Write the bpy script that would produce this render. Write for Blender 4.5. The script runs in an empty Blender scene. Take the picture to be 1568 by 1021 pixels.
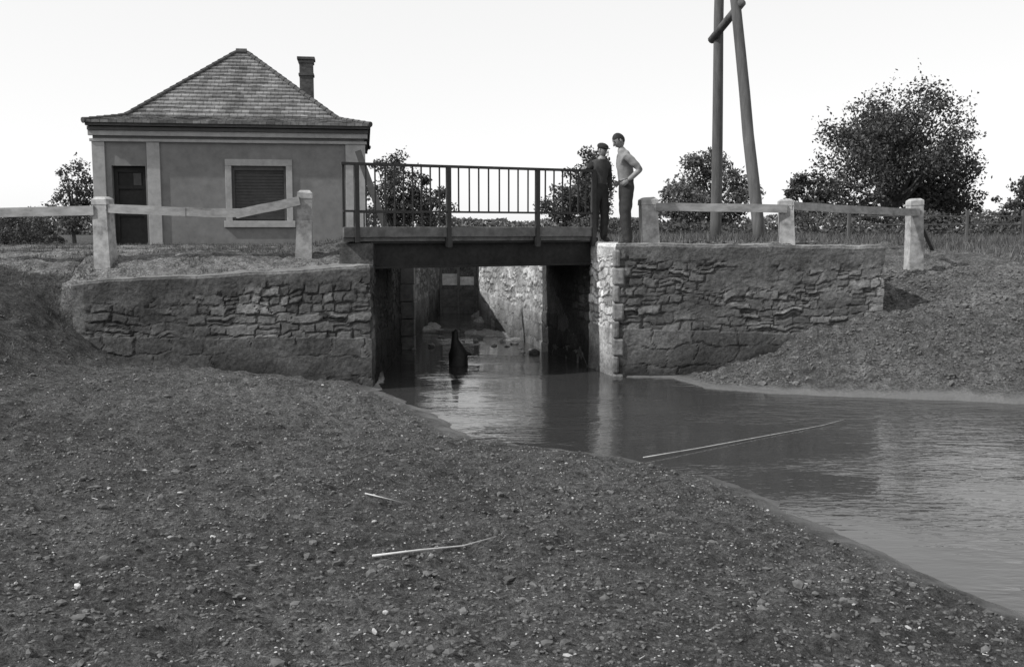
import bpy, bmesh, math, random
import numpy as np
from mathutils import Vector, Matrix
R=random.Random(7); rng=np.random.default_rng(5)
S=bpy.context.scene
WL=-2.03   # water level (metres); bridge road level is about z=0

# ---------------------------------------------------------------- helpers
_T=np.random.default_rng(11).random((256,256))
def vn(x,y):
    xi=np.floor(x).astype(int); yi=np.floor(y).astype(int)
    fx=x-xi; fy=y-yi; fx=fx*fx*(3-2*fx); fy=fy*fy*(3-2*fy)
    a=_T[xi&255,yi&255]; b=_T[(xi+1)&255,yi&255]; c=_T[xi&255,(yi+1)&255]; d=_T[(xi+1)&255,(yi+1)&255]
    return (a*(1-fx)+b*fx)*(1-fy)+(c*(1-fx)+d*fx)*fy
def fbm(x,y,o=4):
    s=0;a=1;t=0
    for i in range(o):
        s=s+a*(vn(x*2**i+17.3*i,y*2**i+5.1*i)*2-1); t+=a; a*=.5
    return s/t
def ss(a,b,x):
    t=np.clip((x-a)/(b-a),0,1); return t*t*(3-2*t)
def hsh(a,b):
    return _T[(a.astype(int)*7+13)&255,(b.astype(int)*11+29)&255]

def link(ob,parent=None):
    S.collection.objects.link(ob)
    if parent: ob.parent=parent
    return ob
def empty(name,loc=(0,0,0)):
    e=bpy.data.objects.new(name,None); e.empty_display_size=.3; return link(e)

class MB:
    def __init__(s): s.v=[];s.f=[];s.m=[]
    def add(s,vs,fs,m=0):
        o=len(s.v); s.v+=[tuple(map(float,v)) for v in vs]; s.f+=[tuple(int(i)+o for i in f) for f in fs]
        s.m+=(list(m) if isinstance(m,(list,tuple)) else [m]*len(fs))
    def box(s,c,size,m=0,rot=None):
        vs=[Vector(((i&1)-.5,((i>>1)&1)-.5,((i>>2)&1)-.5)) for i in range(8)]
        vs=[Vector((v.x*size[0],v.y*size[1],v.z*size[2])) for v in vs]
        if rot is not None: vs=[rot@v for v in vs]
        vs=[v+Vector(c) for v in vs]
        s.add(vs,[(0,2,3,1),(4,5,7,6),(0,1,5,4),(2,6,7,3),(0,4,6,2),(1,3,7,5)],m)
    def beam(s,p,q,w,h,m=0,roll=0,nseg=1,jit=0):
        p=Vector(p);q=Vector(q);d=(q-p).normalized()
        up=Vector((0,0,1)) if abs(d.z)<.9 else Vector((0,1,0))
        sd=d.cross(up).normalized(); u2=sd.cross(d)
        if roll: M=Matrix.Rotation(roll,3,d); sd=M@sd;u2=M@u2
        vs=[]
        for i in range(nseg+1):
            c=p.lerp(q,i/nseg)
            if jit: c=c+sd*R.uniform(-jit,jit)+u2*R.uniform(-jit,jit)
            for a,b in((-1,-1),(1,-1),(1,1),(-1,1)):
                k=1+(R.uniform(-jit,jit)*2 if jit else 0)
                vs.append(c+sd*(a*w/2*k)+u2*(b*h/2*k))
        fs=[(3,2,1,0)]
        for i in range(nseg):
            o=i*4
            for j in range(4): fs.append((o+j,o+(j+1)%4,o+4+(j+1)%4,o+4+j))
        o=nseg*4; fs.append((o,o+1,o+2,o+3))
        s.add(vs,fs,m)
    def tube(s,pts,rad,n=8,m=0,jit=0):
        pts=[Vector(p) for p in pts]; vs=[]; prev=None
        for i,p in enumerate(pts):
            d=(pts[min(i+1,len(pts)-1)]-pts[max(i-1,0)]).normalized()
            if prev is None:
                a=Vector((1,0,0)) if abs(d.x)<.8 else Vector((0,1,0)); u=d.cross(a).normalized()
            else: u=(prev-d*prev.dot(d)).normalized()
            prev=u; w=d.cross(u)
            for j in range(n):
                t=2*math.pi*j/n; r=rad[i]*(1+(R.uniform(-jit,jit) if jit else 0))
                vs.append(p+(u*math.cos(t)+w*math.sin(t))*r)
        fs=[tuple(range(n-1,-1,-1))]
        for i in range(len(pts)-1):
            for j in range(n): fs.append((i*n+j,i*n+(j+1)%n,(i+1)*n+(j+1)%n,(i+1)*n+j))
        o=(len(pts)-1)*n; fs.append(tuple(range(o,o+n)))
        s.add(vs,fs,m)
    def ell(s,c,r,m=0,M=None,nu=12,nv=8,fn=None):
        vs=[];fs=[]
        for i in range(nv+1):
            ph=math.pi*i/nv
            for j in range(nu):
                th=2*math.pi*j/nu
                v=Vector((math.sin(ph)*math.cos(th),math.sin(ph)*math.sin(th),math.cos(ph)))
                if fn: v=fn(v)
                v=Vector((v.x*r[0],v.y*r[1],v.z*r[2]))
                if M is not None: v=M@v
                vs.append(v+Vector(c))
        for i in range(nv):
            for j in range(nu): fs.append((i*nu+j,(i+1)*nu+j,(i+1)*nu+(j+1)%nu,i*nu+(j+1)%nu))
        s.add(vs,fs,m)
    def obj(s,name,mats,parent=None,smooth=False,bevel=0):
        me=bpy.data.meshes.new(name); me.from_pydata(s.v,[],s.f)
        for m in mats: me.materials.append(m)
        me.polygons.foreach_set('material_index',s.m)
        if smooth: me.polygons.foreach_set('use_smooth',[True]*len(s.f))
        me.update(); ob=link(bpy.data.objects.new(name,me),parent)
        if bevel:
            b=ob.modifiers.new('bevel','BEVEL'); b.width=bevel; b.segments=2; b.limit_method='ANGLE'
        return ob

def np_mesh(name,V,F,mats,attrs={},smooth=False,parent=None,midx=None):
    me=bpy.data.meshes.new(name); k=F.shape[1]
    me.vertices.add(len(V)); me.vertices.foreach_set('co',V.astype(np.float32).ravel())
    me.loops.add(F.size); me.loops.foreach_set('vertex_index',F.astype(np.int32).ravel())
    me.polygons.add(len(F)); me.polygons.foreach_set('loop_start',np.arange(0,F.size,k,dtype=np.int32))
    try: me.polygons.foreach_set('loop_total',np.full(len(F),k,dtype=np.int32))
    except Exception: pass
    for m in mats: me.materials.append(m)
    if midx is not None: me.polygons.foreach_set('material_index',midx.astype(np.int32))
    me.update(calc_edges=True)
    me.polygons.foreach_set('use_smooth',np.full(len(F),smooth))
    for a,d in attrs.items():
        at=me.attributes.new(a,'FLOAT','POINT'); at.data.foreach_set('value',d.astype(np.float32).ravel())
    me.validate()
    return link(bpy.data.objects.new(name,me),parent)
def grid_faces(nr,nc):
    i=np.arange(nr-1)[:,None]*nc+np.arange(nc-1)[None,:]
    return np.stack([i,i+1,i+nc+1,i+nc],-1).reshape(-1,4)

# ---------------------------------------------------------------- materials
class NT:
    def __init__(s,name):
        s.mat=bpy.data.materials.new(name); s.mat.use_nodes=True; s.t=s.mat.node_tree; s.t.nodes.clear()
        s.out=s.n('ShaderNodeOutputMaterial')
    def n(s,typ,**kw):
        x=s.t.nodes.new(typ)
        for k,v in kw.items(): setattr(x,k,v)
        return x
    def l(s,a,b): s.t.links.new(a,b)
    def math(s,op,a,b=None,c=None,clamp=False):
        x=s.n('ShaderNodeMath',operation=op); x.use_clamp=clamp
        for i,v in enumerate((a,b,c)):
            if v is None: continue
            if isinstance(v,(int,float)): x.inputs[i].default_value=v
            else: s.l(v,x.inputs[i])
        return x.outputs[0]
    def coord(s,stretch=(1,1,1),world=False):
        if world: o=s.n('ShaderNodeNewGeometry').outputs['Position']
        else: o=s.n('ShaderNodeTexCoord').outputs['Object']
        m=s.n('ShaderNodeMapping'); m.inputs['Scale'].default_value=stretch; s.l(o,m.inputs[0]); return m.outputs[0]
    def noise(s,co,scale,detail=6,rough=.6,dist=0):
        x=s.n('ShaderNodeTexNoise'); s.l(co,x.inputs['Vector']); x.inputs['Scale'].default_value=scale
        x.inputs['Detail'].default_value=detail; x.inputs['Roughness'].default_value=rough; x.inputs['Distortion'].default_value=dist
        return x.outputs['Fac']
    def rng(s,v,a,b,c,d):
        x=s.n('ShaderNodeMapRange'); s.l(v,x.inputs[0])
        for i,q in enumerate((a,b,c,d)): x.inputs[i+1].default_value=q
        return x.outputs[0]
    def attr(s,name):
        return s.n('ShaderNodeAttribute',attribute_name=name).outputs['Fac']
    def finish(s,col,rough=.85,height=None,bstr=.4,bdist=.01,spec=.25,metal=0):
        p=s.n('ShaderNodeBsdfPrincipled')
        c=s.n('ShaderNodeCombineColor')
        for i in range(3):
            if isinstance(col,(int,float)): c.inputs[i].default_value=col
            else: s.l(col,c.inputs[i])
        s.l(c.outputs[0],p.inputs['Base Color'])
        if isinstance(rough,(int,float)): p.inputs['Roughness'].default_value=rough
        else: s.l(rough,p.inputs['Roughness'])
        p.inputs['Specular IOR Level'].default_value=spec; p.inputs['Metallic'].default_value=metal
        if height is not None:
            b=s.n('ShaderNodeBump'); b.inputs['Strength'].default_value=bstr; b.inputs['Distance'].default_value=bdist
            s.l(height,b.inputs['Height']); s.l(b.outputs[0],p.inputs['Normal'])
        s.l(p.outputs[0],s.out.inputs[0]); return s.mat
def mk(name,lo,hi,scale=8,rough=.85,bstr=.4,bdist=.01,stretch=(1,1,1),detail=7,spec=.25):
    t=NT(name); co=t.coord(stretch); f=t.noise(co,scale,detail,.65); f2=t.noise(co,scale*.17,4,.6)
    k=t.math('ADD',t.math('MULTIPLY',f,.55),t.math('MULTIPLY',f2,.45))
    return t.finish(t.rng(k,.35,.65,lo,hi),rough,f,bstr,bdist,spec)

# masonry (tones from the laid stones, with sun and shade painted on some faces)
t=NT('masonry'); co=t.coord(); f=t.noise(co,22,8,.75); g=t.noise(co,2.2,6,.65); g2=t.noise(co,90,3,.6)
k=t.math('MULTIPLY',t.attr('tone'),t.math('MULTIPLY',t.rng(f,.3,.7,.5,1.5),t.rng(g,.3,.7,.55,1.5)))
m_mas=t.finish(k,.92,t.math('ADD',f,t.math('MULTIPLY',g2,.4)),.8,.025,.15)

t=NT('ground_soil'); co=t.coord()
a=t.noise(co,7,6,.65); b=t.noise(co,30,7,.8); c=t.noise(co,.8,5,.6); d=t.noise(co,140,2,.6)
tone=t.attr('tone'); wet=t.attr('wet')
fine=t.math('MULTIPLY',t.rng(b,.37,.65,.30,1.8),t.rng(d,.35,.7,.6,1.5))
fine=t.math('MULTIPLY',fine,t.rng(a,.35,.65,.58,1.42))
fine=t.math('MULTIPLY',fine,t.rng(c,.3,.7,.68,1.32))
inv=t.math('SUBTRACT',1,wet)
fine=t.math('ADD',t.math('MULTIPLY',fine,inv),t.math('MULTIPLY',wet,t.rng(b,.3,.7,.75,1.1)))
col=t.math('MULTIPLY',tone,fine)
vo=t.n('ShaderNodeTexVoronoi'); vo.inputs['Scale'].default_value=20; t.l(co,vo.inputs['Vector'])
sp=t.math('MULTIPLY',t.rng(vo.outputs['Distance'],.06,.16,1,0),t.math('GREATER_THAN',t.noise(co,7,2,.5),.53))
sp=t.math('MULTIPLY',sp,inv)
col=t.math('ADD',col,t.math('MULTIPLY',sp,.15))
h=t.math('MULTIPLY',t.math('ADD',t.math('MULTIPLY',a,1.0),t.math('ADD',b,t.math('MULTIPLY',d,.35))),t.math('ADD',inv,.06))
m_gnd=t.finish(col,t.rng(wet,0,1,.95,.33),h,1.0,.06,.2)

t=NT('river_water'); co=t.coord((1.0,2.6,1)); w1=t.noise(co,1.7,2,.5,.8); w2=t.noise(co,6.5,2,.5,.5)
msk=t.noise(t.coord((.6,1,1)),.55,2,.5)
h=t.math('ADD',t.math('MULTIPLY',w1,.9),t.math('MULTIPLY',w2,.45))
h=t.math('MULTIPLY',h,t.rng(msk,.44,.62,.25,1.5))
m_wat=t.finish(.036,.02,h,.28,.05,.5)
m_wat.node_tree.nodes['Principled BSDF'].inputs['IOR'].default_value=1.5

def leafmat(name,lo,hi):
    t=NT(name); r=t.n('ShaderNodeNewGeometry').outputs['Random Per Island']
    v=t.rng(r,0,1,lo,hi); c=t.n('ShaderNodeCombineColor')
    for i in range(3): t.l(v,c.inputs[i])
    d=t.n('ShaderNodeBsdfDiffuse'); tr=t.n('ShaderNodeBsdfTranslucent'); mx=t.n('ShaderNodeMixShader'); mx.inputs[0].default_value=.2
    t.l(c.outputs[0],d.inputs[0]); t.l(c.outputs[0],tr.inputs[0]); t.l(d.outputs[0],mx.inputs[1]); t.l(tr.outputs[0],mx.inputs[2]); t.l(mx.outputs[0],t.out.inputs[0])
    return t.mat
m_leaf=leafmat('foliage',.035,.12); m_leaf2=leafmat('foliage_far',.07,.18); m_grass=leafmat('grass_blades',.05,.18)
m_bark=mk('bark',.04,.12,9,.95,.8,.02,(1,1,.3))
m_pole=mk('pole_wood',.05,.13,14,.85,.5,.01,(1,1,.12))
m_rail=mk('weathered_timber',.13,.38,12,.85,.5,.008,(.4,1,1))
m_post=mk('limewashed_post',.14,.45,10,.9,.5,.01)
m_iron=mk('painted_iron',.015,.04,30,.6,.3,.003,spec=.4)
m_steel=mk('rusty_girder',.010,.03,14,.8,.4,.006)
m_conc=mk('concrete',.06,.18,9,.9,.5,.01)
m_jamb=mk('pale_jamb',.15,.35,9,.9,.5,.01)
m_stucco=mk('stucco',.13,.20,5,.95,.5,.006)
m_trim=mk('light_render',.23,.36,7,.9,.4,.006)
m_dark=mk('dark_paint',.012,.03,10,.7,.2,.004)
m_shut=mk('shutter_paint',.05,.085,10,.7,.2,.003)
m_white=mk('white_boards',.4,.8,10,.8,.3,.004)
m_brick=mk('chimney_brick',.035,.11,12,.9,.6,.01)
m_stone=mk('pebble_stone',.14,.5,20,.9,.5,.006)
m_clod=mk('mud_clod',.05,.15,20,.95,.6,.01)
m_twig=mk('bleached_twig',.3,.6,12,.8,.3,.003)
m_stump=mk('wet_wood',.008,.025,20,.6,.5,.01)

t=NT('roof_tiles'); uv=t.n('ShaderNodeTexCoord').outputs['UV']
br=t.n('ShaderNodeTexBrick'); t.l(uv,br.inputs['Vector']); br.inputs['Scale'].default_value=1
br.inputs['Brick Width'].default_value=.19; br.inputs['Row Height'].default_value=1.0; br.inputs['Mortar Size'].default_value=.008
for nme,v in(('Color1',.09),('Color2',.18),('Mortar',.06)): br.inputs[nme].default_value=(v,v,v,1)
bw=t.n('ShaderNodeRGBToBW'); t.l(br.outputs['Color'],bw.inputs[0]); co=t.coord(); f=t.noise(co,1.6,6,.7); g=t.noise(co,20,4,.6)
k=t.math('MULTIPLY',bw.outputs[0],t.math('MULTIPLY',t.rng(f,.3,.7,.6,1.5),t.rng(g,.3,.7,.75,1.3)))
m_roof=t.finish(k,.9,bw.outputs[0],.4,.02,.2)

# ---------------------------------------------------------------- world + sun + camera
sun_el=math.radians(43); az=math.atan2(-.92,-.36)     # azimuth from +Y toward +X
W=bpy.data.worlds.new('World'); S.world=W; W.use_nodes=True; nt=W.node_tree; nt.nodes.clear()
sky=nt.nodes.new('ShaderNodeTexSky'); sky.sky_type='NISHITA'; sky.sun_disc=False
sky.sun_elevation=sun_el; sky.sun_rotation=az; sky.air_density=1.0; sky.dust_density=1; sky.ozone_density=1
bw=nt.nodes.new('ShaderNodeRGBToBW'); bg=nt.nodes.new('ShaderNodeBackground'); bg.inputs[1].default_value=.13
hz=nt.nodes.new('ShaderNodeMath'); hz.operation='MULTIPLY_ADD'; hz.inputs[1].default_value=.42; hz.inputs[2].default_value=5.75   # flat white haze over the blue sky
o=nt.nodes.new('ShaderNodeOutputWorld'); nt.links.new(sky.outputs[0],bw.inputs[0]); nt.links.new(bw.outputs[0],hz.inputs[0]); nt.links.new(hz.outputs[0],bg.inputs[0]); nt.links.new(bg.outputs[0],o.inputs[0])
L=bpy.data.lights.new('sun','SUN'); L.energy=4.6; L.angle=math.radians(.8); L.color=(1,.995,.985)
lo=link(bpy.data.objects.new('sun',L))
sd=Vector((math.sin(az)*math.cos(sun_el),math.cos(az)*math.cos(sun_el),math.sin(sun_el)))
lo.rotation_euler=sd.to_track_quat('Z','Y').to_euler()
cam=bpy.data.cameras.new('camera'); cam.lens=34.44; cam.sensor_width=36; cam.clip_end=3000; cam.clip_start=.05
co_=link(bpy.data.objects.new('camera',cam)); co_.location=(0,0,.25); co_.rotation_euler=(math.radians(90-6.1),0,0); S.camera=co_
S.view_settings.view_transform='Standard'; S.view_settings.look='None'; S.view_settings.exposure=0

# ---------------------------------------------------------------- terrain
PN=[(-1.95,14.6),(-1.9,13.65),(-1.1,12.2),(-.75,11.2),(-.38,10.45),(.58,9.94),(1.38,9.37),(1.88,8.75),(2.22,8.0),(2.47,6.97),(2.76,6.29),(3.05,5.62),(4,3.5),(6,0),(10,-6),(30,-60)]
PR=[(1.5,15.1),(2.5,14.9),(2.76,13.9),(3.75,13.4),(5.0,13.2),(6.7,12.67),(12,11.8),(30,10.5),(300,0)]
def sdist(x,y,P):
    best=np.full(x.shape,1e9); sg=np.zeros(x.shape)
    for (ax,ay),(bx,by) in zip(P[:-1],P[1:]):
        dx,dy=bx-ax,by-ay; t=np.clip(((x-ax)*dx+(y-ay)*dy)/(dx*dx+dy*dy),0,1)
        qx=ax+t*dx;qy=ay+t*dy; d=np.hypot(x-qx,y-qy); cr=dx*(y-ay)-dy*(x-ax)
        m=d<best-1e-6; best=np.where(m,d,best); sg=np.where(m,np.sign(cr),sg)
    return best*sg
def xl(y): return np.interp(y,[13.8,18.5,24.4,27],[-1.99,-2.1,-1.95,-1.95])
def xr(y): return np.interp(y,[15,16.1,18.5,24.4,27],[1.58,1.27,.57,-.8,-.95])
def terrain(x,y,micro=True):
    sN=-sdist(x,y,PN)+.12*fbm(x*1.3,y*1.3,4)+.05*fbm(x*6,y*6,2); sR=sdist(x,y,PR)+.16*fbm(x*1.5+9,y*1.5,4)
    pN=.05*(1-np.exp(-np.maximum(sN,0)/.14))+1.1*np.tanh(.10*np.maximum(sN,0)/1.1)
    pN=pN+.16*np.exp(-((x+2.9)/1.9)**2-((y-12.2)/.9)**2)*ss(0,.9,sN)
    hN=np.where(sN>0,WL+pN,WL+np.maximum(-.5,.3*sN))
    k=np.interp(x,[2.4,3.0,3.76,4.6,5.7,8],[.04,.10,.22,.44,.56,.48])
    s=np.maximum(sR,0); bk=.98
    pR=np.where(k*s<bk,k*s,bk+.28*(s-bk/k)); pR=np.where(k<.3,k*s,pR); pR=1.95*np.tanh(pR/1.95*1.04)
    hR=np.where(sR>0,WL+.02+pR,WL+np.maximum(-.5,.35*sR))
    front=np.maximum(hN,hR)
    edge=np.clip(-.30-.05*(-2-x),-.52,-.28); edge=edge+(-.24-edge)*ss(0,1,(-6.5-x)/1.2)
    zL=edge+(-.13-edge)*ss(14.2,15.1,y)
    zL=zL+(.2)*ss(-4.2,-2.6,x)*ss(14.9,15.8,y)*(1-ss(18,22,y))
    zL=zL-.08*ss(20,30,y); zR=-.03-.06*ss(17,30,y)
    wx=ss(-2,1,x); up=zL*(1-wx)+zR*wx; up=up+(-.22-up)*ss(30,60,y)
    w=ss(0,1,(-5.5-x)/1.6); w=np.maximum(w,ss(13.9,14.3,y)); yy=np.clip((y+.3*fbm(x*.6,y*.6,2)-9.6)/5.9,0,1)
    zs=hN+(zL-hN)*(.5*yy+.5*yy*yy*(3-2*yy)); frontL=hN*(1-w)+zs*w
    h=np.where(x<-2.2,frontL,front)
    isup=((x<xl(y)-.2)&(y>14.1)&(x>-6.5))|((x>xr(y)+.2)&(y>15.2))|(y>27.3)
    wR=ss(0,1,(x-5.42)/(.12+np.maximum(0,y-16)*.8))
    up2=up*(1-wR)+hR*wR
    h=np.where(isup,up2,h)
    chan=(~isup)&(y>15.0)&(x>-2.5)&(x<1.9)
    bars=WL-.14+.17*ss(.0,.5,fbm(x*1.2+3,y*.7,3))*ss(18.3,19.2,y)+.12*ss(19,25,y)*ss(0,.35,np.abs(x-(xl(y)+xr(y))/2)-.3)
    h=np.where(chan,bars,h)
    if micro:
        amp=np.where(h>WL-.01,1,.2)
        dry=ss(.02,.6,np.where(isup,1,np.maximum(sN,sR)))
        rb=ss(.1,.8,sR)*(x>2.5)
        rr=1-np.abs(fbm(x*2.2+5,y*3.2,4))*2      # eroded ridges on the right bank
        h=h+amp*(dry*(.034*fbm(x*1.7,y*1.7,3)+.042*fbm(x*6,y*6,3)+.028*fbm(x*15,y*15,3))+rb*(.07*fbm(x*2.6,y*3.5,4)+.08*(rr-.5)))
    return h,sN,sR,isup,chan
def axis(segs):
    out=[]
    for a,b,st in segs: out+=list(np.arange(a,b-1e-6,st))
    return out
xs=axis([(-16,-9,.25),(-9,-5,.06),(-5,5,.031),(5,9,.05),(9,16,.2)])
xs=[-1500,-700,-400,-220,-140,-90,-60,-45,-36,-30,-26,-22,-19,-17]+xs+[16,18,20,23,27,32,38,46,58,75,100,150,230,400,700,1500]
ys=axis([(0,3,.12),(3,9,.025),(9,16.6,.04),(16.6,19,.09),(19,28,.14),(28,45,.6)])
ys=[-300,-120,-60,-35,-22,-14,-9,-6,-4,-2.5,-1.2]+ys+[45,48,52,57,63,70,80,95,115,140,180,240,330,500,800,1500]
X,Y=np.meshgrid(np.array(xs,float),np.array(ys,float))
Z,sN,sR,isup,chan=terrain(X,Y)
base=np.where(sR>-.05,.115,.090)
base=base*(1+.35*ss(9.5,12.5,Y)*(sN>0)*ss(-6,-4,X))
base=base*(1-.30*ss(-5.0,-7.0,X)*ss(9.5,12,Y))
lup=isup|((X<-6.3)&(Y>14.6))
base=np.where(lup,np.where(X<0,.19,.16),base)
gr=ss(-.15,.3,fbm(X*.9,Y*1.4,4)); base=np.where(lup,base*(1-.6*gr*ss(14.4,15.5,Y)),base)
base=np.where(isup&(X>5.5),.155*(1-.35*gr),base)
base=np.where(lup,base+(.07-base)*ss(19,30,Y),base); base=np.where(chan,.2,base)
dw=np.where(sR>sN,sR*1.7,sN); wet=np.where(isup|chan,0,1-ss(.08,.42,dw+.16*fbm(X*4,Y*4,4)))
wet=np.where(chan,.3,wet)
np_mesh('ground',np.stack([X,Y,Z],-1).reshape(-1,3),grid_faces(*X.shape),[m_gnd],{'tone':base,'wet':wet},smooth=True)
def gz(x,y): return float(terrain(np.array([float(x)]),np.array([float(y)]))[0][0])

# water sheet
np_mesh('river_water',np.array([[-4,-200,WL],[400,-200,WL],[400,27.2,WL],[-4,27.2,WL]],float),np.array([[0,1,2,3]]),[m_wat])

# ---------------------------------------------------------------- masonry walls
def masonry(u,v,vtop):
    """returns relief (m) and tone for wall coords u (along) v (height z)"""
    v2=v+.07*fbm(u*1.3,v*1.0,2)+.07*fbm(u*4.2+7,v*3,2)+.014*fbm(u*13,v*13,2); u2=u+.10*fbm(u*4+4,v*5,3)
    def lay(rh,w0,w1,seed,split=True):
        r=np.floor(v2/rh); fv=v2/rh-r; hw=hsh(r+seed,r*0+seed); w=w0+(w1-w0)*hw; uu=u2/w+hsh(r+seed+5,r*0+1)*3
        uu=uu+1.0*(vn(uu*.7,r*3.7)-.5)
        c=np.floor(uu); fu=uu-c; hh=hsh(c+seed,r+seed*3)
        e=np.minimum(np.minimum(fu,1-fu)*w,np.minimum(fv,1-fv)*rh)
        if split:   # some stones are two thin ones stacked
            sp=hsh(c+seed*2+3,r+9)>.68; e2=np.minimum(e,np.abs(fv-.5)*rh); e=np.where(sp,e2,e); hh=np.where(sp&(fv>.5),1-hh,hh)
        return e,hh
    e1,c1=lay(.135,.13,.33,3); e2,c2=lay(.31,.55,.95,40,False)
    low=(v+.07*fbm(u*.5,v*0,2))<-1.34
    e=np.where(low,e2,e1); c=np.where(low,c2,c1)
    ew=.010+.022*vn(u*3,v*3)
    j=ss(0.0,1,(e+.014*fbm(u*16,v*16,3))/ew-.1)
    pl=ss(-.20,.20,fbm(u*.6+2,v*1.0+7,4)+.8*ss(-.36,-.05,v-vtop)-.12+.35*fbm(u*6,v*6,3))
    pl=np.where(low,.35+.5*pl,pl*.9)
    rel=(j*.018+c*.032-.012*(1-low))*(1-pl)+pl*.026+.018*fbm(u*3,v*3,4)+.008*fbm(u*14,v*14,3)
    tone=(.048+.026*j+.100*c*c*j)*(1-pl)+.088*pl
    tone=tone*(1+.6*fbm(u*.8+9,v*1.1,4)); tone=np.where(low,tone*.78,tone)
    tone=tone*(1+.9*ss(-.04,-.01,v-vtop))
    damp=ss(.55,.0,v-WL+.15*fbm(u*2,v*0,2)); tone=tone*(1-.5*damp)
    return rel,tone
def wall(name,path,zb,th,st=.022,tmul=1.0,side=None,zrough=.025):
    """path: list of (x,y,ztop); outside is on the right-hand side of travel"""
    P=[Vector((p[0],p[1])) for p in path]; n=len(P); mit=[]
    for i in range(n):
        ns=[]
        for a,b in((i-1,i),(i,i+1)):
            if a>=0 and b<n:
                d=(P[b]-P[a]).normalized(); ns.append(Vector((d.y,-d.x)))
        if len(ns)==1: mit.append(ns[0])
        else: mit.append((ns[0]+ns[1])/(1+ns[0].dot(ns[1])))
    F=[];Mi=[];T=[];U=[];SG=[];u=0
    for i in range(n-1):
        l=(P[i+1]-P[i]).length; k=max(1,int(l/st))
        for j in range(k+(1 if i==n-2 else 0)):
            f=j/k; F.append(P[i].lerp(P[i+1],f)); Mi.append(mit[i].lerp(mit[i+1],f)); T.append(path[i][2]*(1-f)+path[i+1][2]*f); U.append(u+l*f); SG.append(i)
        u+=l
    F=np.array([tuple(p) for p in F]);Mi=np.array([tuple(p) for p in Mi]);T=np.array(T);U=np.array(U);SG=np.array(SG)
    T=T+zrough*fbm(U*2.3,U*0+3,4)
    nv=int((max(T)-zb)/st)+1; fr=np.linspace(0,1,nv)
    rows=[];tones=[]
    for f in fr:
        z=zb+(T-zb)*f; rel,tn=masonry(U,z,T); rel=rel-.03
        if f>.985: rel=rel-.012
        rows.append(np.column_stack([F[:,0]+Mi[:,0]*rel,F[:,1]+Mi[:,1]*rel,z])); tones.append(tn)
    for q in np.linspace(.06,1,10):
        z=T+.008*fbm(U*5,U*0+q*9,3)+.004; tn=.17*(1+.4*fbm(U*2,U*0+q*6,4))
        rows.append(np.column_stack([F[:,0]-Mi[:,0]*th*q,F[:,1]-Mi[:,1]*th*q,z])); tones.append(tn)
    rows.append(np.column_stack([F[:,0]-Mi[:,0]*th,F[:,1]-Mi[:,1]*th,T*0+zb])); tones.append(T*0+.1)
    V=np.array(rows); nr,nc=V.shape[:2]; tn=np.array(tones)
    if side: tn=tn*np.array([side.get(int(k),1.0) for k in SG])[None,:]  # tone factor per segment, paints lit and shaded faces into the stone colour
    ob=np_mesh(name,V.reshape(-1,3),grid_faces(nr,nc),[m_mas],{'tone':tn*tmul},smooth=False)
    bm=bmesh.new(); bm.from_mesh(ob.data)
    bnd=[e for e in bm.edges if e.is_boundary]; bmesh.ops.holes_fill(bm,edges=bnd,sides=0)
    bm.to_mesh(ob.data); bm.free()
    return ob
wall('stone_wall',[(-6.3,13.98,-.52),(-6.1,13.93,-.50),(-1.99,13.8,-.27),(-2.0,14.22,-.27),(-2.0,14.26,.035),(-2.1,18.5,.035)],-2.7,.5,side={3:.5,4:.5},tmul=.86)  # shade painted into the channel face under the bridge
wall('stone_wall',[(.57,18.5,.03),(1.27,16.1,.03),(1.58,15.0,.015),(5.7,15.0,-.01),(5.72,16.6,-.02)],-2.7,.5,side={0:.6,1:3.8})  # painted tones: shade under the deck, sunlight on the short inner return
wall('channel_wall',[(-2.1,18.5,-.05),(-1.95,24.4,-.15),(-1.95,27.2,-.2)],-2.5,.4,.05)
wall('channel_wall',[(-.95,27.2,-.2),(-.8,24.4,-.12),(.57,18.5,-.02)],-2.5,.4,.04,tmul=2.7)  # tone raised to paint sunlight onto this side of the channel
mb=MB()
for k in range(6):
    mb.box((-1.98+R.uniform(-.01,.01),18.62,-1.95+k*.33),(.26,.26,.315),0)
mb.obj('stone_pilaster',[m_conc],bevel=.012)
mb=MB(); z=-2.25
for k in range(8):
    h=.27; w=.10 if k%2 else .17
    mb.box((1.585+w/2-.035,15.0+.07,z+h/2),(w,.2,h-.008),0,Matrix.Rotation(R.uniform(-.02,.02),3,'Z'))
    z+=h+.003
mb.obj('corner_quoins',[mk('quoin_stone',.07,.26,12,.95,.8,.02)],bevel=.03)

# ---------------------------------------------------------------- bridge
A=Vector((-2.38,14.2,0));B=Vector((1.29,16.0,0)); dr=(B-A).normalized(); nr_=Vector((dr.y,-dr.x,0))  # toward camera side
bridge=empty('footbridge')
def at(t,off=0,z=0): p=A.lerp(B,t)+nr_*off; p.z=z; return p
mb=MB()
back=Vector((-.25,.97,0)).normalized()*2.45
f0=at(-.02,.06);f1=at(1.012,.06)
q=[f0,f1,f1+back,f0+back+dr*.35]
vs=[Vector((p.x,p.y,z)) for z in(.062,.275) for p in q]
mb.add(vs,[(3,2,1,0),(4,5,6,7),(0,1,5,4),(1,2,6,5),(2,3,7,6),(3,0,4,7)],0)
mb.obj('deck_slab',[m_conc],bridge,bevel=.012)
mb=MB()
for a,b in((-.018,.372),(.384,.738),(.752,1.01)):
    mb.beam(at(a,.075,.2),at(b,.075,.2),.05,.15,0,nseg=6,jit=.003)
mb.obj('edge_panels',[m_conc],bridge,bevel=.008)
mb=MB()
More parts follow.
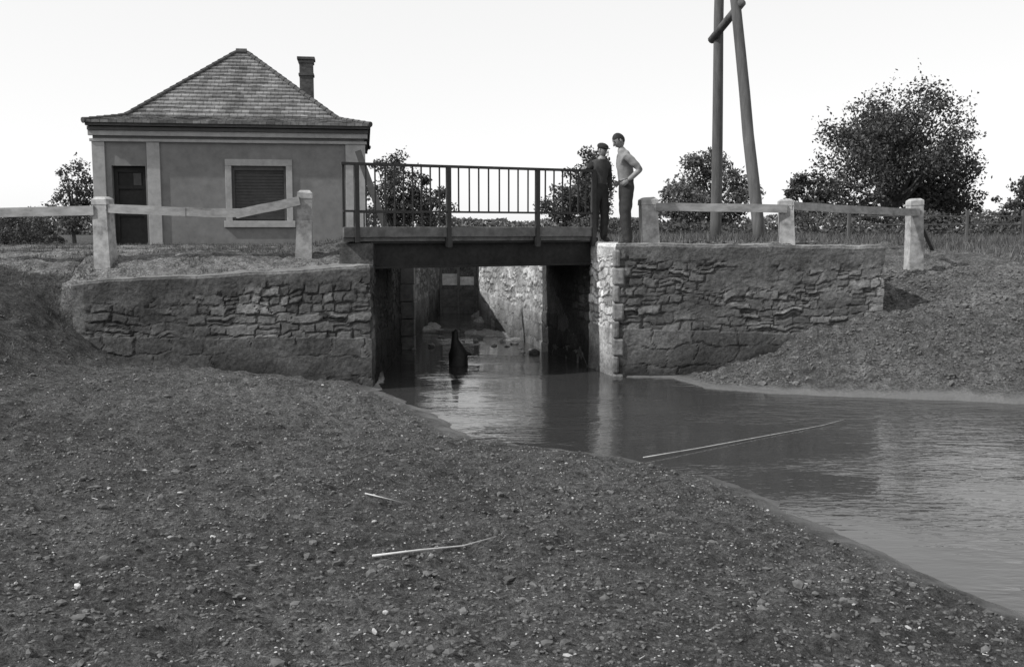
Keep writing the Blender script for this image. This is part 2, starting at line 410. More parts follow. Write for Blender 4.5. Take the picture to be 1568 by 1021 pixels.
for i in range(4):
    o=back*(i/3*.93)
    p=at(.085,-.04)+o; r=at(1.0,-.04)+o
    for zc,w,h in((-.32,.17,.025),(.045,.17,.025),(-.138,.02,.34)):
        mb.beam((p.x,p.y,zc),(r.x,r.y,zc),w,h,0)
    for k in range(7):
        c=p.lerp(r,(k+.5)/7); mb.beam((c.x,c.y,-.305),(c.x,c.y,.03),.07,.012,0,roll=math.atan2(dr.y,dr.x))
mb.obj('girders',[m_steel],bridge)
mb=MB(); RZ=1.17
def vpost(t,z0,z1,r,off=.1,m=0):
    p=at(t,off); mb.box((p.x,p.y,(z0+z1)/2),(r,r,z1-z0),m,Matrix.Rotation(math.atan2(dr.y,dr.x),3,'Z'))
for t in(0.03,.378,.745,.995): vpost(t,-.03 if t>.1 else .05,RZ,.065)
vpost(-.015,.27,RZ,.035,.06)
mb.beam(at(-.025,.1,RZ),at(1.0,.1,RZ),.055,.04)
mb.beam(at(-.02,.1,.50),at(1.0,.1,.495),.035,.03)
for a,b,n in((.03,.378,9),(.378,.745,8),(.745,.995,6)):
    for i in range(1,n+1):
        vpost(a+(b-a)*i/(n+1)+R.uniform(-.002,.002),.50 if a>.1 else .29,RZ-.01,.019,.1)
for t in(.378,.745):
    p=at(t,.1); mb.box((p.x,p.y,.05),(.1,.05,.14),0,Matrix.Rotation(math.atan2(dr.y,dr.x),3,'Z'))
mb.obj('front_railing',[m_iron],bridge)
mb=MB(); a=Vector((-2.65,16.55,0)); b=Vector((-1.55,17.1,0))
mb.beam((a.x,a.y,.53),(b.x,b.y,.53),.04,.04)
for i in range(8):
    c=a.lerp(b,i/7); mb.box((c.x,c.y,.40),(.02,.02,.26))
mb.beam((-2.93,18.9,1.72),(-2.35,18.6,.15),.12,.04)
mb.obj('rear_railing',[m_iron],bridge)

# ---------------------------------------------------------------- fences
def fence(name,posts,rails):
    mb=MB()
    for (x,y,z0,z1,w) in posts:
        M=Matrix.Rotation(R.uniform(-.06,.06),3,'Y')@Matrix.Rotation(R.uniform(-.15,.15),3,'Z')
        prof=[(-.3,1.12),(0.0,1.08),(.3,1.02),(z1-z0-.12,.97),(z1-z0-.115,1.03),(z1-z0-.035,1.0),(z1-z0,.62)]
        vs=[];fs=[]
        for zz,k in prof:
            for a,b in((-1,-1),(1,-1),(1,1),(-1,1)):
                vs.append(M@Vector((a*w/2*(k+R.uniform(-.03,.03)),b*w/2*k,zz+R.uniform(-.006,.006)))+Vector((x,y,z0)))
        n=len(prof)
        for i in range(n-1):
            for j in range(4): fs.append((i*4+j,i*4+(j+1)%4,(i+1)*4+(j+1)%4,(i+1)*4+j))
        fs.append(tuple((n-1)*4+j for j in range(4))); mb.add(vs,fs,0)
    for p,q,h in rails: mb.beam(p,q,.09,h,1,nseg=5,jit=.005)
    return mb.obj(name,[m_post,m_rail],bevel=.014)
fence('timber_fence',[(-6.1,14.75,-.2,.72,.23),(-3.14,14.85,-.08,.82,.22),(-10.1,14.9,-.25,.7,.22)],
 [((-10.1,14.83,.43),(-6.2,14.66,.52),.14),((-6.0,14.68,.55),(-4.85,14.7,.50),.13),((-5.0,14.71,.50),(-4.0,14.72,.48),.13),((-4.1,14.66,.46),(-3.16,14.72,.66),.13)])
fence('timber_fence',[(2.24,16.0,-.08,.75,.27),(4.5,16.1,-.08,.73,.23),(7.36,18.0,-.2,.79,.24),(10.9,20.6,-.2,.72,.2)],
 [((2.3,15.9,.60),(4.45,16.0,.57),.13),((4.5,16.0,.62),(5.9,16.95,.57),.13),((5.9,17.0,.57),(7.36,17.9,.54),.13)])
mb=MB()
for i in range(9):
    x=8.2+i*1.6; y=24+i*.35; mb.box((x,y,.25),(.07,.07,.9),0,Matrix.Rotation(R.uniform(-.1,.1),3,'Y'))
for zz in(.35,.55): mb.beam((8.2,24,zz),(21,26.8,zz),.02,.03,0,nseg=12,jit=.01)
mb.beam((7.5,18.2,.45),(8.3,19.4,-.15),.07,.07,0)
mb.obj('paddock_fence',[m_pole],bevel=.006)

# ---------------------------------------------------------------- A-frame utility pole
mb=MB()
def lp(a,b,t): return Vector(a).lerp(Vector(b),t)
a0,a1=(4.40,21.2,-.4),(4.16,20.45,7.8); b0,b1=(4.83,19.0,-.4),(4.06,20.15,7.8)
for p,q in((a0,a1),(b0,b1)):
    mb.tube([lp(p,q,i/10)+Vector((R.uniform(-.01,.01),R.uniform(-.01,.01),0)) for i in range(11)],[.125-.004*i for i in range(11)],12,0)
mb.tube([lp(a0,a1,.56)+Vector((-.12,.1,-.05)),lp(b0,b1,.605)+Vector((.1,-.1,.05))],[.085,.085],10,0)
mb.beam((3.2,20.3,7.3),(5.1,20.3,7.3),.1,.1,0)
for x in(3.3,3.8,4.5,5.0): mb.tube([(x,20.3,7.33),(x,20.3,7.43),(x,20.3,7.5),(x,20.3,7.56)],[.02,.05,.04,.02],8,0)
mb.obj('utility_pole',[m_pole],smooth=True)

# ---------------------------------------------------------------- house
house=empty('stucco_house')
HA=math.radians(8.5); HO=Vector((-9.93,23.55,0)); ux=Vector((math.cos(HA),math.sin(HA),0)); vx=Vector((-math.sin(HA),math.cos(HA),0)); HR=Matrix.Rotation(HA,3,'Z')
HW,HD=6.36,6.4
def hp(u,v,z): p=HO+ux*u+vx*v; return Vector((p.x,p.y,z))
def hbox(mb,u0,u1,v0,v1,z0,z1,m=0): mb.box(hp((u0+u1)/2,(v0+v1)/2,(z0+z1)/2),(u1-u0,v1-v0,z1-z0),m,HR)
mb=MB(); zt=2.55; zb=-.5
dz=1.74; wu0,wu1,wz0,wz1=3.17,4.46,.44,1.76; du0,du1=.40,1.17
for u0,u1,z0,z1 in((0,du0,zb,zt),(du0,du1,dz,zt),(du1,wu0,zb,zt),(wu0,wu1,zb,wz0),(wu0,wu1,wz1,zt),(wu1,HW,zb,zt)):
    hbox(mb,u0,u1,0,.3,z0,z1)
hbox(mb,0,.3,.3,HD,zb,zt);hbox(mb,HW-.3,HW,.3,HD,zb,zt);hbox(mb,.3,HW-.3,HD-.3,HD,zb,zt)
mb.obj('walls',[m_stucco],house)
mb=MB()
for u0,u1 in((-.02,.27),(1.22,1.52),(5.90,HW+.02)): hbox(mb,u0,u1,-.05,.0,-.4,2.30)
hbox(mb,-.06,HW+.06,-.08,.0,2.302,2.37); hbox(mb,-.08,HW+.08,-.11,.0,2.44,2.56)
for a,b,c,d in((3.02,4.61,1.762,1.92),(3.02,3.168,.44,1.76),(4.462,4.61,.44,1.76),(2.97,4.66,.28,.438)): hbox(mb,a,b,-.07 if c<.3 else -.045,.0,c,d)
mb.obj('trim',[m_trim],house,bevel=.008)
mb=MB()
hbox(mb,-.08,HW+.10,-.16,HD+.1,2.562,2.64); hbox(mb,-.10,HW+.12,-.24,HD+.15,2.66,2.735)
mb.obj('eaves_fascia',[m_shut],house)
mb=MB()
for i in range(17): 
    z=wz0+.03+i*(wz1-wz0-.04)/17; mb.box(hp((wu0+wu1)/2,.10,z+.03),(wu1-wu0-.1,.03,.066),0,HR@Matrix.Rotation(.25,3,'X'))
for a,b in((wu0+.001,wu0+.06),(wu1-.06,wu1-.001)): hbox(mb,a,b,.03,.14,wz0,wz1)
hbox(mb,wu0+.06,wu1-.06,.02,.14,wz1-.1,wz1-.001)
hbox(mb,wu0+.01,wu1-.01,.16,.2,wz0,wz1)
mb.obj('roller_shutter_window',[m_shut],house)
mb=MB(); hbox(mb,du0+.01,du1-.01,.22,.26,-.3,dz-.01)
hbox(mb,du0+.01,du0+.1,.17,.218,-.3,dz-.01);hbox(mb,du1-.1,du1-.01,.17,.218,-.3,dz-.01)
for z0,z1 in((-.3,.0),(.55,.68),(1.2,1.28),(1.6,1.72)): hbox(mb,du0+.101,du1-.101,.17,.218,z0,z1)
hbox(mb,du0+.45,du1-.14,.19,.217,1.29,1.58,1)
mb.obj('door',[m_dark,m_shut],house)
# roof : flared hip with stepped tile courses
apu,apv=3.12,3.15; NCR=24; EAL,EAR=.13,.16
def ring(t,lift):
    z=2.735+(2.22*(.09*t/.24 if t<.24 else .09+(t-.24)/.76*.91))
    r=.14
    c=[(-EAL,-.3),(HW+EAR,-.3),(HW+EAR,HD+.2),(-EAL,HD+.2)]; k=[(apu-r,apv),(apu+r,apv),(apu+r,apv),(apu-r,apv)]
    return [hp(c[i][0]*(1-t)+k[i][0]*t,c[i][1]*(1-t)+k[i][1]*t,z+lift) for i in range(4)]
bm=bmesh.new(); uvl=bm.loops.layers.uv.new('uv')
def rquad(a,b,c,d,u0,u1,u2,u3,v0,v1,jl):
    N=len(jl)-1
    for i in range(N):
        f0=i/N;f1=(i+1)/N
        z0=Vector((0,0,jl[i]));z1=Vector((0,0,jl[i+1]))
        ps=[a.lerp(b,f0)+z0,a.lerp(b,f1)+z1,d.lerp(c,f1)+z1*.3,d.lerp(c,f0)+z0*.3]
        us=[(u0+(u1-u0)*f0,v0),(u0+(u1-u0)*f1,v0),(u3+(u2-u3)*f1,v1),(u3+(u2-u3)*f0,v1)]
        f=bm.faces.new([bm.verts.new(p) for p in ps])
        for l,u in zip(f.loops,us): l[uvl].uv=u
for k in range(NCR):
    t0=k/NCR;t1=(k+1)/NCR; lo_=ring(t0,.055);up_=ring(t1,.010); base_=ring(t0,-.01)
    for i in range(4):
        j=(i+1)%4; L0=(lo_[j]-lo_[i]).length;L1=(up_[j]-up_[i]).length
        jl=[R.uniform(-.014,.014) for _ in range(max(3,int(L0/.19)))]; jl[0]=jl[-1]=0
        rquad(lo_[i],lo_[j],up_[j],up_[i],-L0/2,L0/2,L1/2,-L1/2,k+.05,k+.95,jl)
        rquad(base_[i],base_[j],lo_[j],lo_[i],-L0/2,L0/2,L0/2,-L0/2,k+.02,k+.06,[0,0])
me=bpy.data.meshes.new('roof'); bm.to_mesh(me); bm.free(); me.materials.append(m_roof); link(bpy.data.objects.new('roof',me),house)
mb=MB()
for i in range(4):
    prev=None
    for k in range(NCR+1):
        c=ring(k/NCR,.03)[i]
        if prev is not None: mb.tube([prev,prev.lerp(c,.97)],[.07,.055],8,0)
        prev=c
r=ring(1,.03); mb.tube([r[0],r[1]],[.10,.10],8,0)
mb.obj('hip_tiles',[m_roof],house,smooth=False)
mb=MB(); cx,cy=-5.60,27.3; dzc=-.40
mb.box((cx,cy,4.0+dzc),(.36,.36,2.2),0,HR); mb.box((cx,cy,4.80+dzc),(.41,.41,.07),0,HR); mb.box((cx,cy,5.14+dzc),(.41,.41,.08),0,HR); mb.box((cx,cy,5.225+dzc),(.47,.47,.08),0,HR)
mb.obj('chimney',[m_brick],house,bevel=.01)

# ---------------------------------------------------------------- foliage
def leaves(C,size,rg):
    n=len(C); a=rg.normal(size=(n,3)); a/=np.linalg.norm(a,axis=1)[:,None]; b=rg.normal(size=(n,3)); b=np.cross(a,b); b/=np.linalg.norm(b,axis=1)[:,None]
    s=size*rg.uniform(.45,1.2,(n,1)); a=a*s; b=b*s*.6
    V=np.stack([C-a,C-b*.9,C+a,C+b*.9],1).reshape(-1,3); F=np.arange(4*n).reshape(-1,4); return V,F
def tree(name,x,y,h,w,base,nl=9000,leaf=.10,seed=1,tr=.16,mat=None,depth=None,nc=60,shape=1.0,rm=(.06,.15)):
    rg=np.random.default_rng(seed); z0=gz(x,y)-.1; depth=depth or w*.8
    cz=z0+(base+h)/2; ch=(h-base)/2
    cl=[]
    while len(cl)<nc:
        p=rg.uniform(-1,1,3); r=np.linalg.norm(p)
        lim=.80+.24*vn(np.array([p[0]*3+seed]),np.array([p[2]*3+p[1]*2]))[0]
        if r>lim: continue
        if rg.random()>.3+r*.7: continue
        q=p*np.array([w/2,depth/2,ch])
        if p[2]<-.2: q[0]*=shape
        cl.append(np.array([x,y,cz])+q*.93)
    cl=np.array(cl); rad=rg.uniform(rm[0],rm[1],nc)*min(w,2*ch)
    pc=rad**1.8/np.sum(rad**1.8); idx=rg.choice(nc,nl,p=pc)
    d=rg.normal(size=(nl,3)); d/=np.linalg.norm(d,axis=1)[:,None]; rr=rg.uniform(.15,1.1,nl)**.7
    C=cl[idx]+d*(rad[idx]*rr)[:,None]*np.array([1.25,1.25,.85])
    ns=nl//14; i2=rg.choice(nc,ns//8); i2=np.repeat(i2,8); tt=np.tile(np.linspace(.7,1.6,8),ns//8)
    dd=np.repeat(rg.normal(size=(ns//8,3))*np.array([.8,.8,.4])+np.array([0,0,.6]),8,axis=0); dd/=np.linalg.norm(dd,axis=1)[:,None]
    C=np.vstack([C,cl[i2]+dd*(rad[i2]*tt)[:,None]+rg.normal(0,leaf*.6,(len(i2),3))])
    V,F=leaves(C,leaf,rg)
    mb=MB(); top=Vector((x,y,z0+base+(h-base)*.55))
    pts=[Vector((x,y,z0-.2)),Vector((x+rg.uniform(-.1,.1),y,z0+base*.6+.2)),top.lerp(Vector((x,y,z0)),.3),top]
    mb.tube(pts,[tr*1.3,tr,tr*.7,tr*.3],8,0)
    for i in range(0,nc,2):
        s=pts[1].lerp(top,rg.uniform(0,.9)); e=Vector(cl[i]); m=s.lerp(e,.5)+Vector((0,0,-.1*h*.3)); mb.tube([s,m,e],[tr*.4,tr*.25,tr*.08],5,0)
    lv=np.array(mb.v); lf=[f for f in mb.f if len(f)==4]; o=len(V)
    V2=np.vstack([V,lv]); F2=np.vstack([F,np.array(lf)+o]); mi=np.concatenate([np.zeros(len(F)),np.ones(len(lf))])
    return np_mesh(name,V2,F2,[mat or m_leaf,m_bark],midx=mi)
tree('oak_tree',17.3,45,6.9,7.9,.3,28000,.09,3,.3,nc=120,shape=1.12)
tree('oak_tree',19.9,46,4.4,4.4,.2,7000,.09,13,.2)
tree('willow_tree',8.55,42,4.1,3.7,.1,9000,.085,5,.16,mat=m_leaf2,shape=1.25)
tree('willow_tree',6.9,40,2.3,2.6,.1,4000,.08,25,.12,mat=m_leaf2,shape=1.2)
tree('apple_tree',2.75,36,3.7,1.9,.3,5500,.065,6,.12,rm=(.08,.2),nc=36)
tree('apple_tree',2.0,35,2.2,2.2,.2,4000,.065,46,.1,rm=(.08,.2),nc=36)
tree('apple_tree',-4.1,34,3.2,2.2,.5,5500,.06,7,.1,nc=40,rm=(.08,.18))
tree('apple_tree',-2.9,34,2.5,1.7,.3,3500,.06,17,.1,nc=30,rm=(.08,.18))
tree('young_tree',-12.9,29,2.7,1.7,.3,3000,.05,8,.08,nc=40)
tree('young_tree',13.0,44,3.1,2.1,.2,4500,.08,9,.1,nc=40)
tree('hazel_bush',21.3,40,2.4,4.4,-.2,7000,.08,10,.1)
tree('hazel_bush',23.8,43,2.9,3.8,-.2,6000,.08,12,.1)
tree('hazel_bush',-13.6,26,1.1,3.4,-.3,4500,.045,14,.06)
tree('hazel_bush',-12.2,24.8,.75,2.0,-.3,2500,.045,15,.05)
rg=np.random.default_rng(77); n=36000
hx=rg.uniform(-60,60,n); hy=78+6*np.sin(hx*.1)+rg.normal(0,1.5,n)
ht=1.0+1.7*np.clip(fbm(hx*.12,hx*0,4)+.25,0,1)+.5*vn(hx*1.3,hx*0)
C=np.column_stack([hx,hy,-.3+ht*rg.uniform(0,1,n)**.8]); V,F=leaves(C,.2,rg); np_mesh('distant_hedge',V,F,[m_leaf2])
n=14000; hx=rg.uniform(1.8,24,n); hy=30+hx*.25+rg.normal(0,.8,n); ht=.35+.75*np.clip(fbm(hx*.5,hx*0+4,4)+.4,0,1)
C=np.column_stack([hx,hy,-.15+ht*rg.uniform(0,1,n)]); V,F=leaves(C,.07,rg); np_mesh('scrub',V,F,[m_leaf])

def blades(name,x,y,h0,h1,mat,w=.008):
    n=len(x); z=terrain(x,y)[0]; a=rng.uniform(0,6.28,n); h=rng.uniform(h0,h1,n); ln=rng.normal(0,.35,(n,2))*h[:,None]
    dx=np.cos(a)*w; dy=np.sin(a)*w
    V=np.stack([np.column_stack([x-dx,y-dy,z-.02]),np.column_stack([x+dx,y+dy,z-.02]),np.column_stack([x+ln[:,0],y+ln[:,1],z+h])],1).reshape(-1,3)
    np_mesh(name,V,np.arange(3*n).reshape(-1,3),[mat])
xx=rng.uniform(1.9,16,30000); yy=16.8+rng.uniform(0,1,30000)**1.2*13; k=(xx<.56*yy)&(vn(xx*1.1,yy*1.1)>.3)&~((xx>5.2)&(yy<20.5)&(xx<9.5))
xa=rng.uniform(-12,-2.6,22000); ya=15.4+rng.uniform(0,1,22000)*9; ka=(fbm(xa*.9,ya*1.4,4)>.02)
xb=rng.uniform(-9,-2.1,4000); yb=rng.uniform(14.3,15.4,4000); kb=fbm(xb*2.5,yb*2.5,3)>.25
xc=rng.uniform(-9.5,-6.2,7000); yc=rng.uniform(11,16,7000); kc=fbm(xc*2,yc*2,3)>.0
blades('grass',xx[k],yy[k],.05,.24,m_grass,.01)
blades('grass',np.concatenate([xa[ka],xc[kc],xb[kb]]),np.concatenate([ya[ka],yc[kc],yb[kb]]),.02,.08,m_grass,.008)

# ---------------------------------------------------------------- pebbles and clods
bm=bmesh.new(); bmesh.ops.create_icosphere(bm,subdivisions=1,radius=1); bm.verts.ensure_lookup_table()
IV=np.array([v.co[:] for v in bm.verts]); IF=np.array([[v.index for v in f.verts] for f in bm.faces]); bm.free()
def scatter(name,x,y,r,mat,sink=.3,z=None):
    n=len(x); z=terrain(x,y)[0] if z is None else z
    V=IV[None]*rng.uniform(.65,1.3,(n,12,1)); a=rng.uniform(0,6.28,n); sc=rng.uniform(.5,1.2,(n,1,3)); sc[:,:,2]*=.7; V=V*sc
    c,s=np.cos(a)[:,None],np.sin(a)[:,None]; V=np.stack([V[...,0]*c-V[...,1]*s,V[...,0]*s+V[...,1]*c,V[...,2]],-1)*r[:,None,None]
    V=V+np.stack([x,y,z+r*sink],-1)[:,None,:]
    F=(IF[None]+np.arange(n)[:,None,None]*12).reshape(-1,3); return np_mesh(name,V.reshape(-1,3),F,[mat])
def bankpts(n,smin,ymax=14):
    yy=3+rng.uniform(0,1,n)**1.0*(ymax-3); xx=rng.uniform(-1,1,n)*(.56*yy+.5); s=-sdist(xx,yy,PN); k=(s>smin)&((yy<13.5)); return xx[k],yy[k]
x,y=bankpts(34000,.3); scatter('mud_clods',x,y,rng.uniform(.005,.016,len(x))*(1+1.2*(rng.random(len(x))>.95)),m_clod,.1)
x,y=bankpts(5200,.25); scatter('pebbles',x,y,rng.uniform(.003,.010,len(x))*(1+1.3*(rng.random(len(x))>.96)),m_stone,.3)
n=8000; x=rng.uniform(2.6,9,n); y=rng.uniform(13,18,n); k=(sdist(x,y,PR)>.25)&~((x<5.8)&(y>14.9)); x=x[k];y=y[k]
scatter('mud_clods',x,y,rng.uniform(.008,.034,len(x))*(1+1.2*(rng.random(len(x))>.97)),m_clod,.1)
x=np.concatenate([np.array([-1.75,-1.55,-1.85,.35,.15,-.1,.42,.05,-.35,.2]),rng.uniform(-1.8,.2,8)]);y=np.concatenate([np.array([17.6,18.9,18.4,18.3,18.6,18.9,17.9,19.3,19.0,18.0]),rng.uniform(19.6,21.8,8)])
scatter('rocks',x,y,rng.uniform(.04,.13,len(x)),m_clod,.0,z=np.full(len(x),WL))
scatter('white_stone',np.array([-2.12]),np.array([4.62]),np.array([.022]),m_white,.5)
def stick(name,pts,r):
    mb=MB(); mb.tube(pts,[r*(1-.6*i/(len(pts)-1)) for i in range(len(pts))],7,0,jit=.1); mb.obj(name,[m_twig],smooth=True)
def gp(x,y,dz): return (x,y,gz(x,y)+dz)
stick('bleached_stick',[gp(-.80,5.45,.02),gp(-.55,5.58,.03),gp(-.3,5.78,.04),gp(-.10,6.0,.03)],.008)
stick('bleached_stick',[gp(-1.03,6.70,.02),gp(-.88,6.70,.03),gp(-.78,6.76,.02)],.006)
stick('reed_stalk',[(1.30,9.52,WL+.03),(1.9,9.95,WL+.02),(2.7,10.55,WL+.012),(3.6,11.2,WL+.01),(3.9,11.35,WL+.05)],.005)
mbs=MB()
for i in range(70):
    xx,yy=bankpts(1,.4)
    if len(xx)==0: continue
    a=R.uniform(0,6.28); l=R.uniform(.02,.06)
    p=gp(xx[0],yy[0],.012); mbs.tube([p,(p[0]+math.cos(a)*l,p[1]+math.sin(a)*l,p[2]+.004)],[.0025,.0015],5,0)
mbs.obj('twigs',[m_twig])
mb=MB(); mb.tube([(-.92,16.4,WL-.2),(-.92,16.4,WL+.02),(-.9,16.38,WL+.2),(-.94,16.4,WL+.32),(-.96,16.4,WL+.42),(-.95,16.38,WL+.55),(-.93,16.38,WL+.6)],[.2,.17,.15,.1,.06,.05,.02],10,0,jit=.18)
mb.tube([(-.9,16.4,WL+.1),(-.75,16.35,WL+.2),(-.68,16.35,WL+.17)],[.06,.04,.02],7,0,jit=.15)
mb.obj('tree_stump',[m_stump],smooth=True)
sl=empty('sluice_gate'); mb=MB()
for x in(-1.92,-1.45,-1.0): mb.box((x,26.5,-1.3),(.06,.1,1.7),0)
for k in range(3): mb.box((-1.46,26.62,-1.98+k*.24),(.95,.06,.225),0)
mb.obj('frame',[m_conc],sl)
mb=MB()
mb.box((-1.69,26.60,-1.12),(.40,.03,.30),0); mb.box((-1.22,26.60,-1.16),(.38,.03,.22),0)
mb.obj('boards',[m_white],sl)

# ---------------------------------------------------------------- people
def skinned(verts,edges,rad,root=0,sub=2):
    me=bpy.data.meshes.new('tmp'); me.from_pydata([tuple(v) for v in verts],edges,[]); ob=link(bpy.data.objects.new('tmp',me))
    md=ob.modifiers.new('s','SKIN')
    for i,r in enumerate(rad):
        r=r if isinstance(r,tuple) else (r,r)
        me.skin_vertices[0].data[i].radius=(r[0]*1.12,r[1]*1.12)
    me.skin_vertices[0].data[root].use_root=True
    sb=ob.modifiers.new('u','SUBSURF'); sb.levels=sub; sb.render_levels=sub
    dg=bpy.context.evaluated_depsgraph_get(); dg.update(); ev=ob.evaluated_get(dg); m=ev.to_mesh()
    vs=[v.co.copy() for v in m.vertices]; fs=[tuple(p.vertices) for p in m.polygons]; ev.to_mesh_clear()
    bpy.data.objects.remove(ob); return vs,fs
def hand(mb,w,d,n,side,curl,m,sc=1.0):
    """w wrist, d pointing direction, n back-of-hand normal, side = thumb direction"""
    d=d.normalized(); n=(n-d*n.dot(d)).normalized(); s=d.cross(n).normalized()
    if s.dot(side)<0: s=-s
    M=Matrix((s,d,n)).transposed()
    mb.ell(w+d*.045*sc,(.041*sc,.055*sc,.016*sc),m,M,10,8)
    for i,(off,ln) in enumerate(((.03,.072),(.010,.08),(-.011,.074),(-.031,.058))):
        p=w+d*.075*sc+s*off*sc; pts=[p-d*.02*sc]; dd=d.copy(); ax=s
        for k in range(3):
            dd=(Matrix.Rotation(-curl*(.6+.2*k) if (Matrix.Rotation(.3,3,ax)@d).dot(n)>0 else curl*(.6+.2*k),3,ax)@dd); pts.append(pts[-1]+dd*ln*sc*(.5,.3,.25)[k]*1.15)
        mb.tube(pts,[.0095*sc,.009*sc,.008*sc,.006*sc],6,m)
    p=w+d*.02*sc+s*.03*sc; mb.tube([p,p+(s*.7+d*.6-n*.2)*.04*sc,p+(s*.75+d*1.5-n*.4)*.045*sc],[.013*sc,.011*sc,.008*sc],6,m)
def person(name,pos,heading,sc,J,neckhead,pitch,yaw,mats,cap=False,hands=()):
    """local frame: +x forward, +y left, z up. mats: shirt,trousers,skin,shoe,hair"""
    par=empty(name); M=Matrix.Translation(pos)@Matrix.Rotation(heading,4,'Z')@Matrix.Scale(sc,4)
    mb=MB(); names=list(J['v'].keys()); V=[Vector(J['v'][k][:3]) for k in names]; Rd=[J['v'][k][3] for k in names]
    E=[(names.index(a),names.index(b)) for a,b,_ in J['e']]; EM=[c for _,_,c in J['e']]
    vs,fs=skinned(V,E,Rd,names.index('pelvis'))
    mi=[]
    for f in fs:
        c=sum((vs[i] for i in f),Vector())/len(f); best=9;bm_=0
        for (a,b),e in zip(E,EM):
            ab=V[b]-V[a]; t=max(0,min(1,(c-V[a]).dot(ab)/ab.length_squared)); ra=Rd[a]; rb=Rd[b]
            dd=(c-V[a].lerp(V[b],t)).length-(ra*(1-t)+rb*t)
            if dd<best: best=dd;bm_=e
        mi.append(bm_)
    out=[]
    for v in vs:
        k=.008*math.sin(v.z*38+v.y*20+v.x*9)*math.sin(v.x*31+v.z*11)
        out.append(v+Vector((k,k*.6,0)))
    mb.add([M@v for v in out],fs,mi)
    mb.obj('body',mats,par,smooth=True)
    hb=MB(); hc=Vector(neckhead); HM=Matrix.Rotation(yaw,3,'Z')@Matrix.Rotation(pitch,3,'Y')
    def shp(v):
        v=v.copy()
        if v.z<0: k=1+v.z*.28; v.y*=k; v.x=v.x*(1+v.z*.12)+(-v.z*.10)
        if v.x>0: v.x*=.94
        return v
    def loc(p): return hc+HM@Vector(p)
    tmp=MB(); tmp.ell(hc,(.098,.076,.118),2,HM,20,16,shp)
    hm=[]
    inv=HM.inverted()
    for f in tmp.f:
        c=sum((Vector(tmp.v[i]) for i in f),Vector())/len(f); l=inv@(c-hc)
        hair=(l.z>.055 and l.x<.075) or (l.x<-.02 and l.z>-.045) or (l.x<.02 and l.z>.0 and abs(l.y)>.05)
        hm.append(4 if hair else 2)
    tv=[Vector(v) for v in tmp.v]
    hv=set(i for f,m in zip(tmp.f,hm) if m==4 for i in f)
    tv=[hc+(v-hc)*1.07 if i in hv else v for i,v in enumerate(tv)]
    hb.add([M@v for v in tv],tmp.f,hm)
    t2=MB()
    t2.tube([loc((.088,0,.02)),loc((.104,0,-.012)),loc((.112,0,-.028)),loc((.09,0,-.036))],[.009,.012,.014,.008],7,2)
    for s in(-1,1):
        t2.ell(loc((-.004,s*.079,-.005)),(.018,.008,.03),2,HM,8,6)
        t2.ell(loc((.080,s*.030,.012)),(.010,.014,.007),4,HM,8,6)
        t2.tube([loc((.088,s*.016,.032)),loc((.078,s*.046,.032))],[.004,.003],5,4)
    t2.tube([loc((.086,-.022,-.062)),loc((.094,0,-.06)),loc((.086,.022,-.062))],[.004,.006,.004],5,4)
    if cap:
        t2.ell(loc((-.01,0,.062)),(.116,.096,.065),5,HM,16,10)
        t2.ell(loc((.095,0,.060)),(.055,.065,.010),5,HM,12,6)
    hb.add([M@Vector(v) for v in t2.v],t2.f,t2.m)
    hb.obj('head',mats,par,smooth=True)
    if hands:
        gb=MB(); t3=MB()
        for w,d,n,s,c in hands: hand(t3,Vector(w),Vector(d),Vector(n),Vector(s),c,2)
        gb.add([M@Vector(v) for v in t3.v],t3.f,t3.m); gb.obj('hands',mats,par,smooth=True)
    return par
m_skin=mk('skin',.18,.28,20,.6,.1,.002); m_shirt=mk('cotton_shirt',.12,.24,12,.9,.3,.004); m_trs=mk('dark_trousers',.02,.04,14,.9,.3,.004)
m_shoe=mk('leather_shoes',.015,.03,14,.5,.2,.003); m_hair=mk('dark_hair',.012,.025,60,.7,.5,.003); m_cap=mk('wool_cap',.015,.03,60,.95,.4,.003)
m_jack=mk('work_jacket',.035,.07,14,.95,.4,.005)
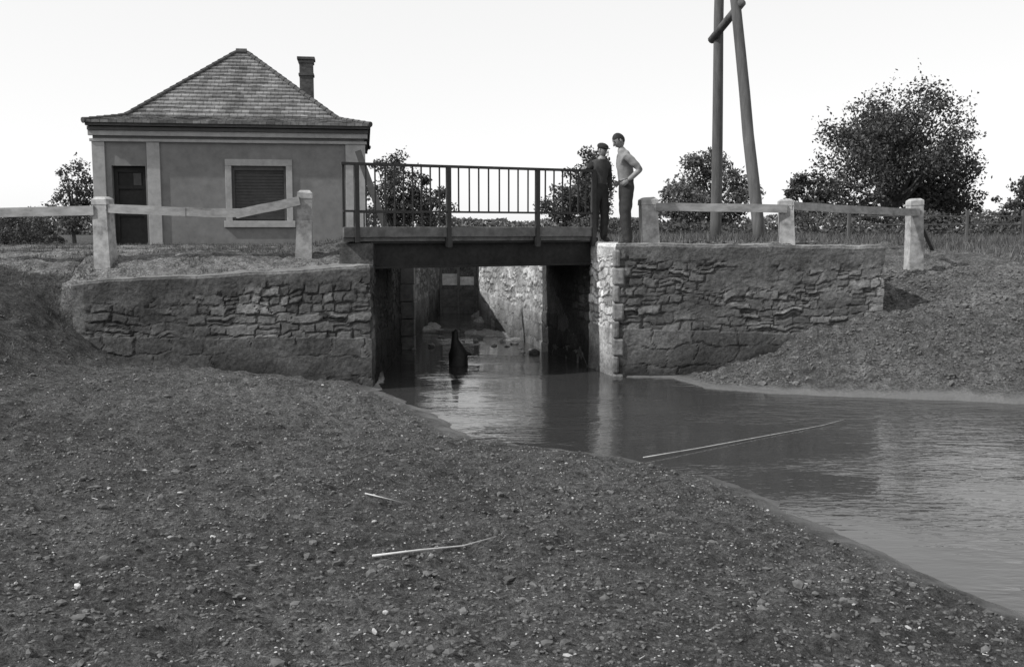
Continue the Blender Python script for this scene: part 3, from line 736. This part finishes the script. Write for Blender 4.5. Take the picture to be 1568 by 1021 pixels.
def skeleton(la,ra,lean=.04,sh='a'):
    v={'pelvis':(0,0,.94,.120),'waist':(0,0,1.06,.112),'chest':(lean*.6,0,1.27,.132),'upch':(lean,0,1.40,.105),'neck':(lean+.025,0,1.50,.056),'skull':(lean+.05,0,1.58,.05),
       'lhip':(0,.085,.88,.098),'lkn':(.03,.10,.50,.078),'lan':(-.01,.10,.12,.066),'lhe':(-.015,.10,.07,.05),'lto':(.15,.115,.045,.045),
       'rhip':(0,-.085,.88,.098),'rkn':(.0,-.10,.50,.078),'ran':(-.05,-.10,.12,.066),'rhe':(-.055,-.10,.07,.05),'rto':(.11,-.12,.045,.045),
       'lsh':(lean-.01,.165,1.42,.066),'lel':(*la[0],.050),'lwr':(*la[1],.030),
       'rsh':(lean-.01,-.165,1.42,.066),'rel':(*ra[0],.050),'rwr':(*ra[1],.030)}
    e=[('pelvis','waist',1),('waist','chest',0),('chest','upch',0),('upch','neck',0),('neck','skull',2),
       ('pelvis','lhip',1),('lhip','lkn',1),('lkn','lan',1),('lan','lhe',3),('lhe','lto',3),
       ('pelvis','rhip',1),('rhip','rkn',1),('rkn','ran',1),('ran','rhe',3),('rhe','rto',3),
       ('upch','lsh',0),('lsh','lel',0),('lel','lwr',2),('upch','rsh',0),('rsh','rel',0),('rel','rwr',2)]
    return {'v':v,'e':e}
mats=[m_shirt,m_trs,m_skin,m_shoe,m_hair,m_cap]
J=skeleton([(-.17,.22,1.20),(.03,.20,1.04)],[(-.10,-.25,1.18),(.08,-.19,1.03)],.05)
person('man',Vector((1.83,15.85,gz(1.83,15.85)-.0)),math.radians(180+8),1.02,J,(.13,0,1.66),math.radians(30),math.radians(8),mats,False,
  [((.03,.20,1.04),(.7,-.3,-.6),(0,1,0),(0,0,1),.5),((.08,-.19,1.03),(.7,.3,-.6),(0,-1,0),(0,0,1),.5)])
mats2=[m_jack,m_trs,m_skin,m_shoe,m_hair,m_cap]
bp=Vector((1.42,16.02,.03)); hd=math.radians(-62); sc=.885
def tol(p): q=Matrix.Rotation(-hd,4,'Z')@(Vector(p)-bp); return q/sc
hw=tol((1.19,15.93,1.235)); el=(tol((1.12,16.08,1.10)))
J=skeleton([(-.05,.24,1.16),(.04,.22,.93)],[tuple(el),tuple(hw)],.03)
for i,(a,b,c) in enumerate(J['e']):
    if b in('lwr','rwr'): J['e'][i]=(a,b,0)
hdir=Matrix.Rotation(-hd,3,'Z')@Vector((-.75,-.5,-.25))
person('boy',bp,hd,sc,J,(.08,0,1.665),math.radians(18),math.radians(18),mats2,True,
  [((.04,.22,.93),(.15,0,-1),(0,1,0),(1,0,0),.4),(tuple(hw),tuple(hdir),(0,0,1),(1,0,0),.7)])
